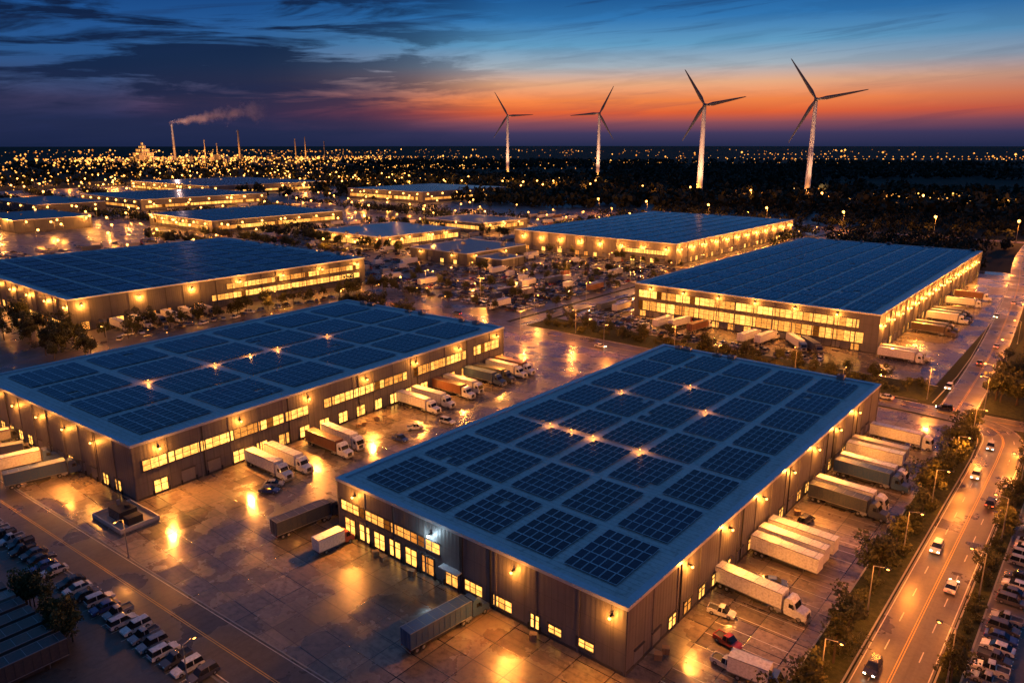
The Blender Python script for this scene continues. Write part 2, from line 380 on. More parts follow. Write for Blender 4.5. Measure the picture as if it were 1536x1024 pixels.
def cab_part(b,x,k,conv=True):
    b.box(x-2.2,-.45,.7,x+3.0 if conv else x+2.0,.45,.95,'dark')
    prof=[(x,1.0),(x,3.1),(x+.25,3.55),(x+1.1,3.6),(x+1.65,3.0),(x+2.0,2.05),(x+3.35,1.8),(x+3.6,1.5),(x+3.65,.6),(x+2.9,.55),(x+.1,.6)] if conv else [(x,1.0),(x,3.2),(x+.3,3.55),(x+1.2,3.5),(x+1.9,2.9),(x+2.25,1.8),(x+2.3,.5),(x+.1,.6)]
    b.prism(prof[::-1],-1.18,1.18,k)
    f=x+3.65 if conv else x+2.3
    if conv: b.face([(x+1.70,-1.02,2.98),(x+2.05,-1.02,2.12),(x+2.05,1.02,2.12),(x+1.70,1.02,2.98)],'glass')
    else: b.face([(x+1.95,-1.05,2.88),(x+2.29,-1.05,1.85),(x+2.29,1.05,1.85),(x+1.95,1.05,2.88)],'glass')
    for s in (-1,1):
        b.face([(x+.75,s*1.2,2.05),(x+1.75,s*1.2,2.05),(x+1.5,s*1.2,2.8),(x+.8,s*1.2,2.8)][::s],'glass')
        b.box(x+1.5,s*1.42-.12,2.1,x+1.65,s*1.42+.12,2.7,'dark'); b.cyl((x-1.6,s*1.0,.75),(x-.3,s*1.0,.75),.3,.3,'steel',8)
        b.box(f-.05,s*.85-.2,.95,f+.03,s*.85+.2,1.2,'hlw'); b.cyl((x-.15,s*1.0,1.0),(x-.15,s*1.0,3.6),.09,.09,'steel',6)
    b.box(f-.1,-1.15,.35,f+.15,1.15,.72,'steel'); b.box(f-.02,-.6,.8,f+.04,.6,1.65,'dark')
    wheels(b,[x+2.6 if conv else x+1.6],1.02,.5,.32); wheels(b,[x-1.0,x-2.0],1.0,.5,.4)
def semi_mesh(k,kc,conv=True):
    b=MB(); trailer_part(b,-8,4.2,k,False); cab_part(b,4.6,kc,conv); return b.mesh('semi_truck')
def trailer_mesh(k):
    b=MB(); trailer_part(b,-8,4.8,k); return b.mesh('semi_trailer')
def box_mesh(k,kc):
    b=MB(); b.box(-4.2,-1.2,1.0,1.6,1.2,3.5,k); b.box(-4.2,-.5,.7,2,.5,1.0,'dark')
    for s in (-1,1): b.box(-4.2,s*1.21-.03,3.42,1.6,s*1.21+.03,3.55,'steel'); b.box(-4.2,s*1.21-.03,.95,1.6,s*1.21+.03,1.08,'steel')
    x=1.75; b.prism([(x,.6),(x,2.6),(x+.2,2.75),(x+1,2.75),(x+1.6,1.75),(x+2.1,1.5),(x+2.15,.45)][::-1],-1.05,1.05,kc)
    b.face([(x+1.04,-.95,2.7),(x+1.63,-.95,1.8),(x+1.63,.95,1.8),(x+1.04,.95,2.7)],'glass')
    for s in (-1,1):
        b.face([(x+.3,s*1.07,1.7),(x+1.35,s*1.07,1.7),(x+.95,s*1.07,2.5),(x+.3,s*1.07,2.5)][::s],'glass'); b.box(x+2.1,s*.75-.15,.8,x+2.18,s*.75+.15,1.0,'hlw'); b.box(-4.24,s*.9-.12,.85,-4.2,s*.9+.12,1.0,'hl')
    b.box(x+2.1,-1,.4,x+2.25,1,.65,'dark'); wheels(b,[-2.6,x+1.1],.95,.45,.3); return b.mesh('box_truck')
SEMI=semi_mesh('trailer','cab'); SEMI2=semi_mesh('trailer','cab',False); SEMID=semi_mesh('darkpaint','darkpaint'); SEMIB=semi_mesh('bluepaint','bluepaint')
TRL=trailer_mesh('trailer'); TRLD=trailer_mesh('darkpaint'); TRLC=trailer_mesh('cont'); BOXT=box_mesh('trailer','cab'); BOXB=box_mesh('bluepaint','bluepaint')
def R(d): return math.radians(d)
def semi(x,y,a,me=None,j=2): inst('semi_truck',me or random.choice([SEMI,SEMI,SEMI2]),(x,y,.05),R(a+random.uniform(-j,j)))
def trl(x,y,a,me=None,j=1.5): inst('semi_trailer',me or TRL,(x,y,.05),R(a+random.uniform(-j,j)))
def bt(x,y,a,me=None): inst('box_truck',me or BOXT,(x,y,.05),R(a+random.uniform(-2,2)))
def car(x,y,a,k=None,z=.05): inst('parked_car',CARS[random.randrange(4) if k is None else k],(x,y,z),R(a+random.uniform(-3,3)))
semi(-38.5,112,-4,SEMI)
for y in (126.5,130.5,134.8): trl(-38.2+random.uniform(-.6,.6),y,-3)
semi(-37.2,156,-4,SEMID); semi(-37.2,160.3,-3); semi(-37,173,-3,SEMIB); semi(-37,177,-3); 
for y in (186,190.2): trl(-38,y,0)
semi(-37,203,0)
car(-42,104.5,10,3); car(-38,98,-10,3); car(-36,93,-5,3); bt(-31,92.5,5); car(-38.5,118.5,20,0); car(-42,145,80,1)
for y,me in ((88,None),(93.2,None),(105,None),(110,None)): semi(-148.3+random.uniform(-.7,.4),y,0,me)
for y in (141,147): semi(-153.4,y,2)
for y in (157,162): semi(-154.5,y,2)
for y,me in ((172.5,SEMIB),(177,SEMID),(183.5,None),(188,None)): semi(-155.5,y,2,me)
car(-141,84.5,40,0); car(-139,82,30,2); car(-142,129,60); car(-138.5,138,10); car(-139,121,10)
semi(-119.5,79,86,SEMID,0); bt(-108.5,76.8,88); semi(-74,72.5,84,SEMIB,0)
semi(-196,51,80,None,0); bt(-205,53,70); semi(-184.5,52.5,80,SEMIB,0); bt(-218,54,80)
for i in range(34):
    x=-196+i*3.1
    if random.random()<.92: car(x,36.9+(x+168)*.065+random.uniform(-.5,.5),-90 if random.random()<.6 else 90)
for i in range(13):
    x=-158+i*3.7
    trl(x,24.0+(x+158)*.05,90,TRLC,.5)
for i in range(12): trl(-140+i*3.8,7.5,90,TRLC,.5)
for i in range(34):
    y=72+i*3.1
    for x in (-5.5,4):
        if random.random()<.85: car(x,y+1.5,random.choice([0,180]))
for y,me in ((287,None),(291.5,None),(338,SEMID),(344,None),(366,None),(372,SEMIB),(378,SEMID),(408,None),(430,None)): semi(-56.5,y,0,me)
for x,y,a in ((-142,284,80),(-110,280,84),(-104,282,84),(-92,281,-50),(-86,280,-50),(-133,283,84)): semi(x,y,a)
for i in range(26): car(-170+i*3.6+random.uniform(-1,1),267+random.uniform(-1.5,1.5),random.choice([90,-90,60]))
for y in (128,136,143,150,158,166): semi(-321,y,0)
for i in range(22): car(-306+random.uniform(-3,3),120+i*5,random.uniform(0,360))
for x,y,a in ((-19,150,-90),(-14,178,90),(-19,214,-86),(-18.9,192,-90),(-14.2,137,90),(-19,106,-90),(-34,239,190),(-50,238.5,180),(-70,233.5,0),(-95,238.5,180),(-120,238,180),(-150,233,0),(-34,300,88),(-37,262,-92),(-33,330,88),(-41,390,-94),(-39,430,86),(-232,239,180),(2,238,0)): inst('moving_car',random.choice(LITCAR),(x,y,.09),R(a))
def lot(x0,x1,y0,y1,row,step,prob,tp=.06,ang=90):
    y=y0;n=0
    while y<y1:
        x=x0+random.uniform(0,3)
        while x<x1:
            r=random.random()
            if r<tp: (semi if random.random()<.4 else trl)(x+2,y,ang+random.choice([0,180])); x+=6
            elif r<tp+.04: bt(x+1,y,ang); x+=5
            elif r<prob: car(x,y+random.uniform(-.6,.6),ang+random.choice([0,180,6,-8]),z=.03)
            x+=step+ (8 if random.random()<.04 else 0)
        y+=row*(1 if n%2 else .62); n+=1
lot(-326,-212,262,335,10,3.3,.82,.02)
lot(-318,-212,335,428,12,3.5,.75,.02)
lot(-186,-150,266,284,7,3.2,.7,.04)
lot(-192,-176,290,420,9,3.3,.5,.05)
lot(-420,-330,285,338,12,3.6,.7,.04)
lot(-560,-400,290,355,15,4.2,.6,.06)
lot(-430,-385,350,470,14,4.2,.6,.05)
lot(-620,-495,170,290,16,4.6,.55,.07)
lot(-600,-515,360,520,18,4.6,.55,.07)
lot(-880,-745,330,560,28,6.5,.45,.12)
lot(-520,-365,560,690,22,5.5,.5,.1)
b=MB()
for i in range(7):
    z=.05+i*.15; b.box(-.6,-.5,z,.6,.5,z+.03,'wood'); b.box(-.6,-.5,z+.11,.6,.5,z+.14,'wood')
    for q in (-.5,0,.5): b.box(q-.06,-.5,z+.03,q+.06,.5,z+.11,'wood')
PAL=b.mesh('pallet_stack')
for x,y in ((-100,79.8),(-97.5,79.6),(-116.5,92),(-116.5,94),(-90,79.7),(-44.6,88),(-44.4,90),(-44.5,147),(-155,120),(-155,122),(-155.5,127),(-62,79.6)): inst('pallet_stack',PAL,(x,y,0),random.uniform(0,1.5))
# ------------------------------------------------------------ warehouses
def solar(b,X0,X1,Y0,Y1,z,nax,nay,gap,mx,my,drop=.006,tilt=3,k='panel'):
    aw=(X1-X0-gap*(nax-1))/nax; ah=(Y1-Y0-gap*(nay-1))/nay
    t=math.tan(R(tilt))
    for i in range(nax):
        for j in range(nay):
            ax=X0+i*(aw+gap); ay=Y0+j*(ah+gap); base=random.uniform(0,.6)
            w=aw/mx; h=ah/my
            for q in range(my):
                for p in range(mx):
                    if random.random()<drop: continue
                    x0=ax+p*w+.03; x1=ax+(p+1)*w-.03; y0=ay+q*h+.05; y1=ay+(q+1)*h-.10
                    jz=[random.uniform(-.025,.025) for _ in range(4)]
                    zl=z+.25; zh=zl+(y1-y0)*t
                    b.face([(x0,y0,zl+jz[0]),(x1,y0,zl+jz[1]),(x1,y1,zh+jz[2]),(x0,y1,zh+jz[3])],k,min(1,base+random.uniform(0,.3)),[(0,0),(1,0),(1,1),(0,1)])
                b.face([(ax,ay+(q+1)*h-.09,zl),(ax+aw,ay+(q+1)*h-.09,zl),(ax+aw,ay+(q+1)*h-.09,zl+(h-.2)*t-.03),(ax,ay+(q+1)*h-.09,zl+(h-.2)*t-.03)],'steel')
def warehouse(x0,x1,y0,y1,h,facades,arr=None,rz=0,pivot='se',wall='wall',roof='roof',name='warehouse',pil=8.0,rimw=.5,lampz=.78,units=6,rooflamps=(),flood=0,bulbr=.24,pk='panel'):
    W=x1-x0; Dp=y1-y0
    par=empty(name,(x1,y0,0),R(rz))
    X0,X1,Y0,Y1=-W,0,0,Dp
    b=MB()
    for f in ([(X0,Y0,0),(X1,Y0,0),(X1,Y0,h),(X0,Y0,h)],[(X1,Y0,0),(X1,Y1,0),(X1,Y1,h),(X1,Y0,h)],[(X1,Y1,0),(X0,Y1,0),(X0,Y1,h),(X1,Y1,h)],[(X0,Y1,0),(X0,Y0,0),(X0,Y0,h),(X0,Y1,h)]): b.face(f,wall)
    S={'s':(Vector((X0,Y0,0)),Vector((1,0,0)),Vector((0,-1,0)),W),'e':(Vector((X1,Y0,0)),Vector((0,1,0)),Vector((1,0,0)),Dp),'n':(Vector((X1,Y1,0)),Vector((-1,0,0)),Vector((0,1,0)),W),'w':(Vector((X0,Y1,0)),Vector((0,-1,0)),Vector((-1,0,0)),Dp)}
    def wb(bb,sd,s0,s1,z0,z1,d0,d1,k,rnd=None):
        o,t,n,_=S[sd]
        P=[o+t*s0+n*d1,o+t*s1+n*d1,o+t*s1+n*d0,o+t*s0+n*d0]
        bb.hexa([p+Vector((0,0,z0)) for p in P]+[p+Vector((0,0,z1)) for p in P],k,rnd)
    for sd in 'senw':
        Lw=S[sd][3]; n=max(2,round(Lw/pil))
        for i in range(n+1):
            s=Lw*i/n; wb(b,sd,max(0,s-.2),min(Lw,s+.2),0,h-.55,0,.14,wall)
        wb(b,sd,0,Lw,0,.5,.0,.10,'frame')
    b.obj('walls',par)
    r=MB(); r.face([(X0,Y0,h-.25),(X1,Y0,h-.25),(X1,Y1,h-.25),(X0,Y1,h-.25)],roof); r.obj('roof',par)
    r=MB(); e=.22
    r.box(X0-e,Y0-e,h-.5,X1+e,Y0+rimw,h+.1,'rim'); r.box(X0-e,Y1-rimw,h-.5,X1+e,Y1+e,h+.1,'rim')
    r.box(X0-e,Y0+rimw,h-.5,X0+rimw,Y1-rimw,h+.1,'rim'); r.box(X1-rimw,Y0+rimw,h-.5,X1+e,Y1-rimw,h+.1,'rim')
    r.obj('roof_coping',par)
    w=MB(); fx=MB()
    for sd,items in facades.items():
        o,t,n,Lw=S[sd]
        for it in items:
            if it[0]=='band':
                _,s0,s1,z0,z1,pitch=it; k=max(1,round((s1-s0)/pitch)); 
                wb(fx,sd,s0-.15,s1+.15,z1,z1+.2,0,.2,'frame'); wb(fx,sd,s0-.15,s1+.15,z0-.2,z0,0,.25,'frame')
                bay=1
                for i in range(k):
                    a=s0+(s1-s0)*i/k; c=s0+(s1-s0)*(i+1)/k
                    if i%4==0: bay=random.choice([1,.95,.85,.7,1.0,.5])
                    P=[o+t*(a)+n*.03+Vector((0,0,z0)),o+t*c+n*.03+Vector((0,0,z0)),o+t*c+n*.03+Vector((0,0,z1)),o+t*a+n*.03+Vector((0,0,z1))]
                    w.face(P,'win',max(.03,bay*random.uniform(.65,1.1)*(0.12 if random.random()<.05 else 1)))
                    wid=.14 if i%4==0 else .06
                    wb(fx,sd,a-wid,a+wid,z0,z1,0.03,.14,'frame')
                wb(fx,sd,s0,s1,(z0+z1)/2-.04,(z0+z1)/2+.04,.03,.10,'frame')
            elif it[0]=='doors':
                _,s0,s1,step,wd,z0,z1,prob=it; s=s0
                while s<s1:
                    if random.random()<prob:
                        P=[o+t*s+n*.03+Vector((0,0,z0)),o+t*(s+wd)+n*.03+Vector((0,0,z0)),o+t*(s+wd)+n*.03+Vector((0,0,z1)),o+t*s+n*.03+Vector((0,0,z1))]
                        w.face(P,'door',random.choice([1,.8,.6,.9,.4]))
                        for q in (0,.5,1): wb(fx,sd,s+wd*q-.07,s+wd*q+.07,z0,z1,.03,.18,'frame')
                        wb(fx,sd,s,s+wd,z0+(z1-z0)*.62,z0+(z1-z0)*.62+.08,.03,.14,'frame')
                    else: wb(fx,sd,s,s+wd,z0,z1,0,.06,'steel')
                    wb(fx,sd,s-.15,s+wd+.15,z1,z1+.2,0,.3,'frame')
                    if z0<.3:
                        for q in (-.35,wd+.1): wb(fx,sd,s+q,s+q+.25,0.1,1.2,.1,.4,'rubber')
                    s+=step
            elif it[0]=='canopy': _,s0,s1,z,dd=it; wb(fx,sd,s0,s1,z,z+.25,0,dd,'rim')
            elif it[0]=='slot': _,s0,s1,z0,z1=it; wb(fx,sd,s0,s1,z0,z1,0,.2,'dark')
            elif it[0]=='lamps':
                _,s0,s1,step,z,pw=it; s=s0
                while s<=s1+.01:
                    c=o+t*s
                    wb(fx,sd,s-.12,s+.12,z+.1,z+.35,0,.75,'dark')
                    q=c+n*.7; fx.ball((q.x,q.y,z-.05),bulbr,'bulb')
                    q=c+n*1.35; lamp('wall_lamp_light',(q.x,q.y,z-.35),pw,par)
                    if flood:
                        q2=c+n*11; lamp('yard_fill_light',(q.x+n.x*.2,q.y+n.y*.2,z-.3),flood,par,spot=125,rad=.3,target=(q2.x,q2.y,0))  # extra spot without its own fixture, added to brighten the yard
                    s+=step
            elif it[0]=='wlamp':
                _,s,z,pw=it; c=o+t*s; wb(fx,sd,s-.15,s+.15,z+.1,z+.3,0,.7,'dark'); q=c+n*.7; fx.ball((q.x,q.y,z-.05),.26,'bulbw'); q=c+n*1.1; lamp('wall_lamp_light',(q.x,q.y,z-.3),pw,par,(.6,.85,1))
    for sd in 'se':
        o,t,n,Lw=S[sd]; s=16.4
        while s<Lw-4: wb(fx,sd,s,s+.18,0,h-.5,.02,.22,'dark'); s+=24
    if w.f: w.obj('lit_windows',par)
    fx.obj('frames_and_fixtures',par)
    if arr:
        sb=MB(); mg,nax,nay,gap,mx,my=arr
        solar(sb,X0+mg[0],X1-mg[1],Y0+mg[2],Y1-mg[3],h-.25,nax,nay,gap,mx,my,k=pk); sb.obj('solar_panels',par)
    u=MB()
    for i in range(units):
        x=random.uniform(X0+4,X1-4); y=random.choice([Y0+1.8,Y1-3.5,random.uniform(Y0+5,Y1-5)]) if not arr else random.choice([Y1-2.6])
        sx_,sy_,sz_=random.uniform(1.5,3),random.uniform(1.4,2),random.uniform(.8,1.5)
        u.box(x,y,h-.25,x+sx_,y+sy_,h-.25+sz_,'steel'); u.cyl((x+sx_/2,y+sy_/2,h-.25+sz_),(x+sx_/2,y+sy_/2,h-.05+sz_),.5,.5,'dark',8)
    if u.f: u.obj('roof_units',par)
    rl=MB()
    for (x,y,pw) in rooflamps:
        rl.cyl((x,y,h-.25),(x,y,h+.3),.05,.05,'steel',6); rl.ball((x,y,h+.38),.11,'bulb'); lamp('roof_lamp_light',(x,y,h+.75),pw,par)
    if rl.f: rl.obj('roof_lamps',par)
    return par
def gl(X,lo,n,gap,i):
    w=(X-gap*(n-1))/n; return lo+(w+gap)*i-gap/2
WX=lambda i:gl(66.5-8.4,-66.5+4.2,5,2.2,i); WY=lambda j:gl(132.5-8.4,3.7,8,2.2,j)
warehouse(-113,-46.5,81.5,214,11.5,{
 's':[('band',1,28.5,5.4,7.4,1.8),('doors',2,28,4.4,3.1,.2,3.9,.85),('band',34.5,38.5,1.2,3.2,1.3),('band',41,45,1.0,3.0,1.3),('doors',49,50,5,1.8,.2,3.0,1),('band',52.5,55,1.2,2.6,1.2),('band',58,61,1.4,2.8,1.2),('doors',30,31,5,3,.2,3.6,1),('canopy',29.5,34,3.9,1.4),
      ('lamps',5.5,6,30,9.3,1500),('wlamp',26.5,8.6,700),('lamps',45.5,46,40,9.0,1500),('lamps',64,65,40,9.0,1500),('slot',33.6,34.2,0,11)],
 'e':[('doors',2.5,127,5.2,2.6,.3,2.9,.6),('lamps',19,126,15.5,9.3,2100),('slot',93,95.5,0,11)],'n':[('lamps',10,60,18,9,1600)],'w':[('lamps',10,125,20,9,1300)]},
 arr=((4.2,4.2,3.7,4.7),5,8,2.2,6,5),rimw=1.1,units=5,flood=15000,
 rooflamps=[(WX(1),WY(3),400),(WX(1)+6,WY(3),400),(WX(2),WY(3),450),(WX(3),WY(3),450),(WX(1),WY(5),250),(WX(3),WY(5),250),(WX(2),WY(6),200)])
warehouse(-238,-157,61,194,13,{
 'e':[('band',2,47,6.4,8.8,1.9),('band',52,84,6.4,8.8,1.9),('band',87,112,6.4,9.1,1.9),('band',116,130,6.4,9.5,1.9),('doors',4,130,6.6,3.2,.2,3.4,.85),('lamps',6,130,20.5,10.6,2000)],
 's':[('doors',5,76,5.6,2.6,.2,3.2,.75),('lamps',8,76,14,9.8,1500)],'n':[('lamps',10,70,20,9,1200)],'w':[('lamps',10,120,25,9,1000)]},
 arr=((5,5,5,6),4,6,3.0,8,6),rz=3.6,rimw=1.0,units=7,flood=26000,
 rooflamps=[(-40.5,26,400),(-40.5,46,450),(-40.5,58,450),(-40.5,68,400),(-40.5,88,300)])
warehouse(-169,-66,290,510,15,{
 's':[('band',2,96,9.0,12.2,2.3),('band',2,98,3.4,7.4,2.3),('doors',3,98,7,3,.2,2.9,.7),('lamps',8,100,16,13.2,3000)],
 'e':[('doors',4,215,7,3,.3,3.4,.6),('lamps',6,215,13.5,10,5000)],'w':[('lamps',6,215,25,10,3500)],'n':[]},
 arr=((4,4,4,5),8,12,2.0,4,4),rimw=1.0,units=8,flood=18000,bulbr=.35,pk='panelb')
warehouse(-357,-223,432,640,14,{
 's':[('doors',3,130,7.5,3.2,.3,3.2,.55),('band',96,128,6,8.5,2),('lamps',8,130,17,10,8000)],'e':[('doors',4,205,8,3,.3,3.4,.5),('lamps',6,205,18,10,9000)],'w':[],'n':[]},
 arr=((4,4,5,5),9,10,2.2,4,4),rimw=1.2,units=8,wall='wall3',bulbr=.5,pk='panelb')
warehouse(-478,-330,112,266,14,{
 's':[('doors',60,145,6.5,3.2,.3,3.6,.6),('band',100,144,1,3.6,2),('lamps',40,146,21,10.5,6000)],
 'e':[('band',70,150,8.2,10.6,2.2),('band',62,150,3.6,6.2,2.2),('doors',4,60,7,3.2,.3,3.8,.8),('lamps',5,150,24,11,8000)],'w':[],'n':[]},
 arr=((5,4,4,5),8,9,2.2,5,4),rimw=1.0,units=8,wall='wall2',bulbr=.4,pk='panelb')
warehouse(-510,-428,362,447,9,{'s':[('band',5,78,2,5.5,2.6),('lamps',6,78,18,7,6000)],'e':[('band',4,82,2.2,5.6,2.6),('lamps',8,80,20,7,6000)]},roof='roof',wall='wall3',units=10,name='office_building',bulbr=.6)
warehouse(-378,-325,345,405,8,{'s':[('doors',5,50,12,3,.2,3,.4),('lamps',10,50,30,6,2500)],'e':[('lamps',8,50,30,6,2500)]},roof='roofd',wall='wall2',units=6,name='storage_building',bulbr=.5)
warehouse(-322,-300,350,372,6,{'s':[('lamps',10,11,30,5,1000)]},roof='roofd',wall='wall2',units=2,name='storage_building')
warehouse(-512,-438,487,548,9,{'s':[('band',5,70,3,6,3)],'e':[('band',5,55,3,6,3),('lamps',8,50,20,7,9000)]},roof='roofd',wall='wall',units=6,name='office_building',bulbr=.7)
FB=1.1
warehouse(-904,-745,705,880,14,{'s':[('band',5,150,3,7,4),('lamps',10,150,28,11,25000)],'e':[('band',5,165,3,6,4),('lamps',10,165,28,11,25000)]},arr=((6,6,6,6),8,8,3,4,4),wall='wall3',units=4,bulbr=FB,pk='panelb')
warehouse(-1080,-905,402,570,13,{'s':[('band',60,165,3,6,4),('lamps',10,170,25,10,25000)],'e':[('band',5,160,3,6,4),('lamps',10,160,25,10,25000)]},arr=((6,6,6,6),8,8,3,4,4),units=4,bulbr=FB,pk='panelb')
warehouse(-1380,-1110,600,820,14,{'s':[('band',20,260,3,6,5),('lamps',10,260,40,10,32000)],'e':[('band',5,200,3,6,5),('lamps',10,200,40,10,32000)]},arr=((8,8,8,8),8,8,4,4,4),units=3,bulbr=FB*1.3,pk='panelb')
warehouse(-740,-620,335,475,11,{'s':[('band',10,110,3,6,4),('lamps',8,115,20,8,14000)],'e':[('band',5,130,3,6,4),('lamps',8,130,20,8,14000)]},arr=((5,5,5,5),7,8,2.5,4,4),units=4,wall='wall2',bulbr=.85,pk='panelb')
warehouse(-1077,-928,300,372,12,{'s':[('lamps',20,140,40,9,16000)],'e':[('lamps',10,70,25,9,14000)]},roof='roofd',wall='wall2',units=4,bulbr=1)
warehouse(-860,-760,225,290,11,{'s':[],'e':[('lamps',10,60,25,9,14000)]},roof='roofd',wall='wall2',units=4,bulbr=.9)

b=MB(); b.box(-6,-4,0.05,6,4,.35,'kerb'); 
for s in (-1,1): b.box(-6,s*3.9-.12,.35,6,s*3.9+.12,1.1,'pale'); b.box(s*5.9-.12,-3.8,.35,s*5.9+.12,3.8,1.1,'pale')
b.box(-3.5,-1.8,.35,1.5,1.8,2.5,'dark'); b.box(2.2,-1.5,.35,4.2,1.5,1.9,'dark'); b.cyl((-2.5,0,2.5),(-2.5,0,3.6),.35,.35,'steel',10); b.cyl((0,0.6,2.5),(0,.6,3.2),.6,.6,'dark',12)
for i in range(8): b.box(-3.4+i*.6,-1.86,.6,-3.2+i*.6,-1.8,2.3,'steel')
b.obj('generator_compound',loc=(-151,56,0),rz=R(3))

# ------------------------------------------------------------ street lamps
def lamp_mesh(hh,arm,br):
    b=MB(); b.cyl((0,0,0),(0,0,hh),.13,.07,'steel',8); b.cyl((0,0,0),(0,0,.5),.22,.2,'steel',8)
    b.cyl((0,0,hh),(arm,0,hh+.35),.06,.05,'steel',6); b.box(arm-.3,-.18,hh+.25,arm+.55,.18,hh+.42,'dark'); b.ball((arm+.15,0,hh+.2),br,'bulb',8,4,sz=.6 if br<.5 else 1); return b.mesh('street_lamp')
LMESH={}
def street(x,y,a,hh=9,arm=1.8,pw=2600,br=.27,col=SOD):
    k=(hh,arm,br)
    if k not in LMESH: LMESH[k]=lamp_mesh(hh,arm,br)
    o=inst('street_lamp',LMESH[k],(x,y,.05),R(a)); lamp('lamp_light',(arm+.15,0,hh-.15-br),pw,o,col)
for i in range(7): street(-23.5,72+i*24,0,9,2,7500,.27,RED)
for i in range(6): street(-10,84+i*26,180,9,2,5200,.27,RED)
for x,y,a in ((-60,227.5,90),(-100,227.5,90),(-145,227.5,90),(-185,227.5,90),(-230,227.5,90),(-275,227.5,90),(-330,227.5,90),(-25,246,200),(-12,230,180),(-40,246,-60),(-80,245,-90),(-125,245,-90),(-170,245,-90)): street(x,y,a,10,2,13000,.27,RED)
for i in range(9): street(-26.5-i*i*.25,265+i*38,180,9,2,10000,.4,RED)
for i in range(10): street(-205,262+i*42,0,9,2,11000,.4)
for i in range(13): street(-480+i*70+random.uniform(-12,12),722,-90,16,2,55000,1.15,RED)
for i in range(9): street(-760+i*95+random.uniform(-20,20),985+random.uniform(-30,30),-90,18,2,55000,1.3,RED)
for x,y in ((-262,120),(-262,165),(-290,110),(-300,190),(-285,215)): street(x,y,random.uniform(0,360),9,2,10000)
for x in (-250,-290):
    for y in (275,310,350,395): street(x,y,0,10,2,13000,.4)
for x in range(-430,-200,50): street(x,36,-90,8,1.5,3500)
street(-135,49.5,-80,8,1.5,2000); street(-92,39,90,8,1.5,1500)
def blocked(x,y,L_,m): return any(a-m<x<c+m and d-m<y<e+m for a,c,d,e in L_)
BN=((-478,-330,112,266),(-510,-428,362,447),(-378,-325,345,405),(-512,-438,487,548),(-740,-620,335,475),(-357,-223,432,640),(-860,-760,225,290))
BF=((-904,-745,705,880),(-1080,-905,402,570),(-1380,-1110,600,820),(-1077,-928,300,372),(-740,-620,335,475),(-860,-760,225,290))
used=[]
def spaced(x,y,d):
    if any(abs(x-a)<d and abs(y-c)<d for a,c in used): return False
    used.append((x,y)); return True
for i in range(190):
    x=random.uniform(-900,-350); y=random.uniform(150,690)
    if blocked(x,y,BN,6) or not spaced(x,y,24): continue
    street(x,y,random.uniform(0,360),11,2,random.choice([12000,22000]),.7 if x>-550 else .95)
for i in range(170):
    x=random.uniform(-1800,-720); y=random.uniform(300,1150)
    if blocked(x,y,BF,8) or not spaced(x,y,38): continue
    street(x,y,random.uniform(0,360),14,2,random.choice([30000,50000]),1.4)

# ------------------------------------------------------------ trees
def leafmesh(n,rx,rz_,cz,leaf,seed,trunk=True,k='leaf'):
    rr=random.Random(seed); b=MB()
    if trunk:
        b.cyl((0,0,0),(.1,.05,cz),.16,.08,'bark',6)
        for i in range(6):
            a=rr.uniform(0,6.28); b.cyl((.05,0,cz*rr.uniform(.5,.9)),(math.cos(a)*rx*.7,math.sin(a)*rx*.7,cz+rr.uniform(-.3,.7)*rz_),.06,.02,'bark',5,False)
    cl=[(rr.gauss(0,.45)*rx,rr.gauss(0,.45)*rx,cz+rr.gauss(.05,.45)*rz_,rr.uniform(.3,.55)*rx) for _ in range(13)]
    for i in range(n):
        c=rr.choice(cl); d=Vector((rr.gauss(0,1),rr.gauss(0,1),rr.gauss(0,1))).normalized()*c[3]*rr.uniform(.5,1.1)
        p=Vector(c[:3])+d; u=Vector((rr.gauss(0,1),rr.gauss(0,1),rr.gauss(0,1))).normalized(); v=u.orthogonal().normalized(); s=leaf*rr.uniform(.6,1.4)
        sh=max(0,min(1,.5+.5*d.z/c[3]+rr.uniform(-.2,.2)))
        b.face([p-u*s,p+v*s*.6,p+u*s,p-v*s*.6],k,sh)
    return b.mesh('tree')
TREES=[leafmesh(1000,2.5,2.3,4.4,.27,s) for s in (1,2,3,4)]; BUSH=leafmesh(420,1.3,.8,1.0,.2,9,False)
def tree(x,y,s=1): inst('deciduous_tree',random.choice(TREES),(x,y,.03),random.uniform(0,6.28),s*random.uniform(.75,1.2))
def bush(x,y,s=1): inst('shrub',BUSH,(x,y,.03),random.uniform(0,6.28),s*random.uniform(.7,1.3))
for i in range(78):
    y=62+i*2.1
    (tree if random.random()<.42 else bush)(-24.7+random.uniform(-1.6,1.6),y,.85 if random.random()<.6 else 1.05)
    if random.random()<.8: (tree if random.random()<.22 else bush)(-10+random.uniform(-.8,.8),y,.75)
for i in range(30): tree(-318+random.uniform(-42,45)-10,100+random.uniform(-12,7),1.25)
for i in range(30): tree(-309+random.uniform(-7,7),118+i*5,1.0)
for i in range(22): tree(random.uniform(-285,-243),random.uniform(198,226),1)
for i in range(24): tree(-247+random.uniform(-2,2),64+i*5.5,.8)
for i in range(56): bush(-190+i*2.7,random.uniform(246,260),1.2)
for i in range(24): tree(-188+i*6.1+random.uniform(-2,2),random.uniform(248,259),.85)
for i in range(240): tree(random.uniform(-25,32),random.uniform(246,560),1.3)
for i in range(90): tree(random.uniform(-330,-207),random.choice([257,283,300,338,358,380,428])+random.uniform(-1.5,1.5),.8)
for i in range(120): tree(random.uniform(-620,-400),random.choice([275,283,320,357,478])+random.uniform(-4,4),1.15)
for i in range(14): tree(-124+random.uniform(-12,8),32.3+random.uniform(-1,1),.8)
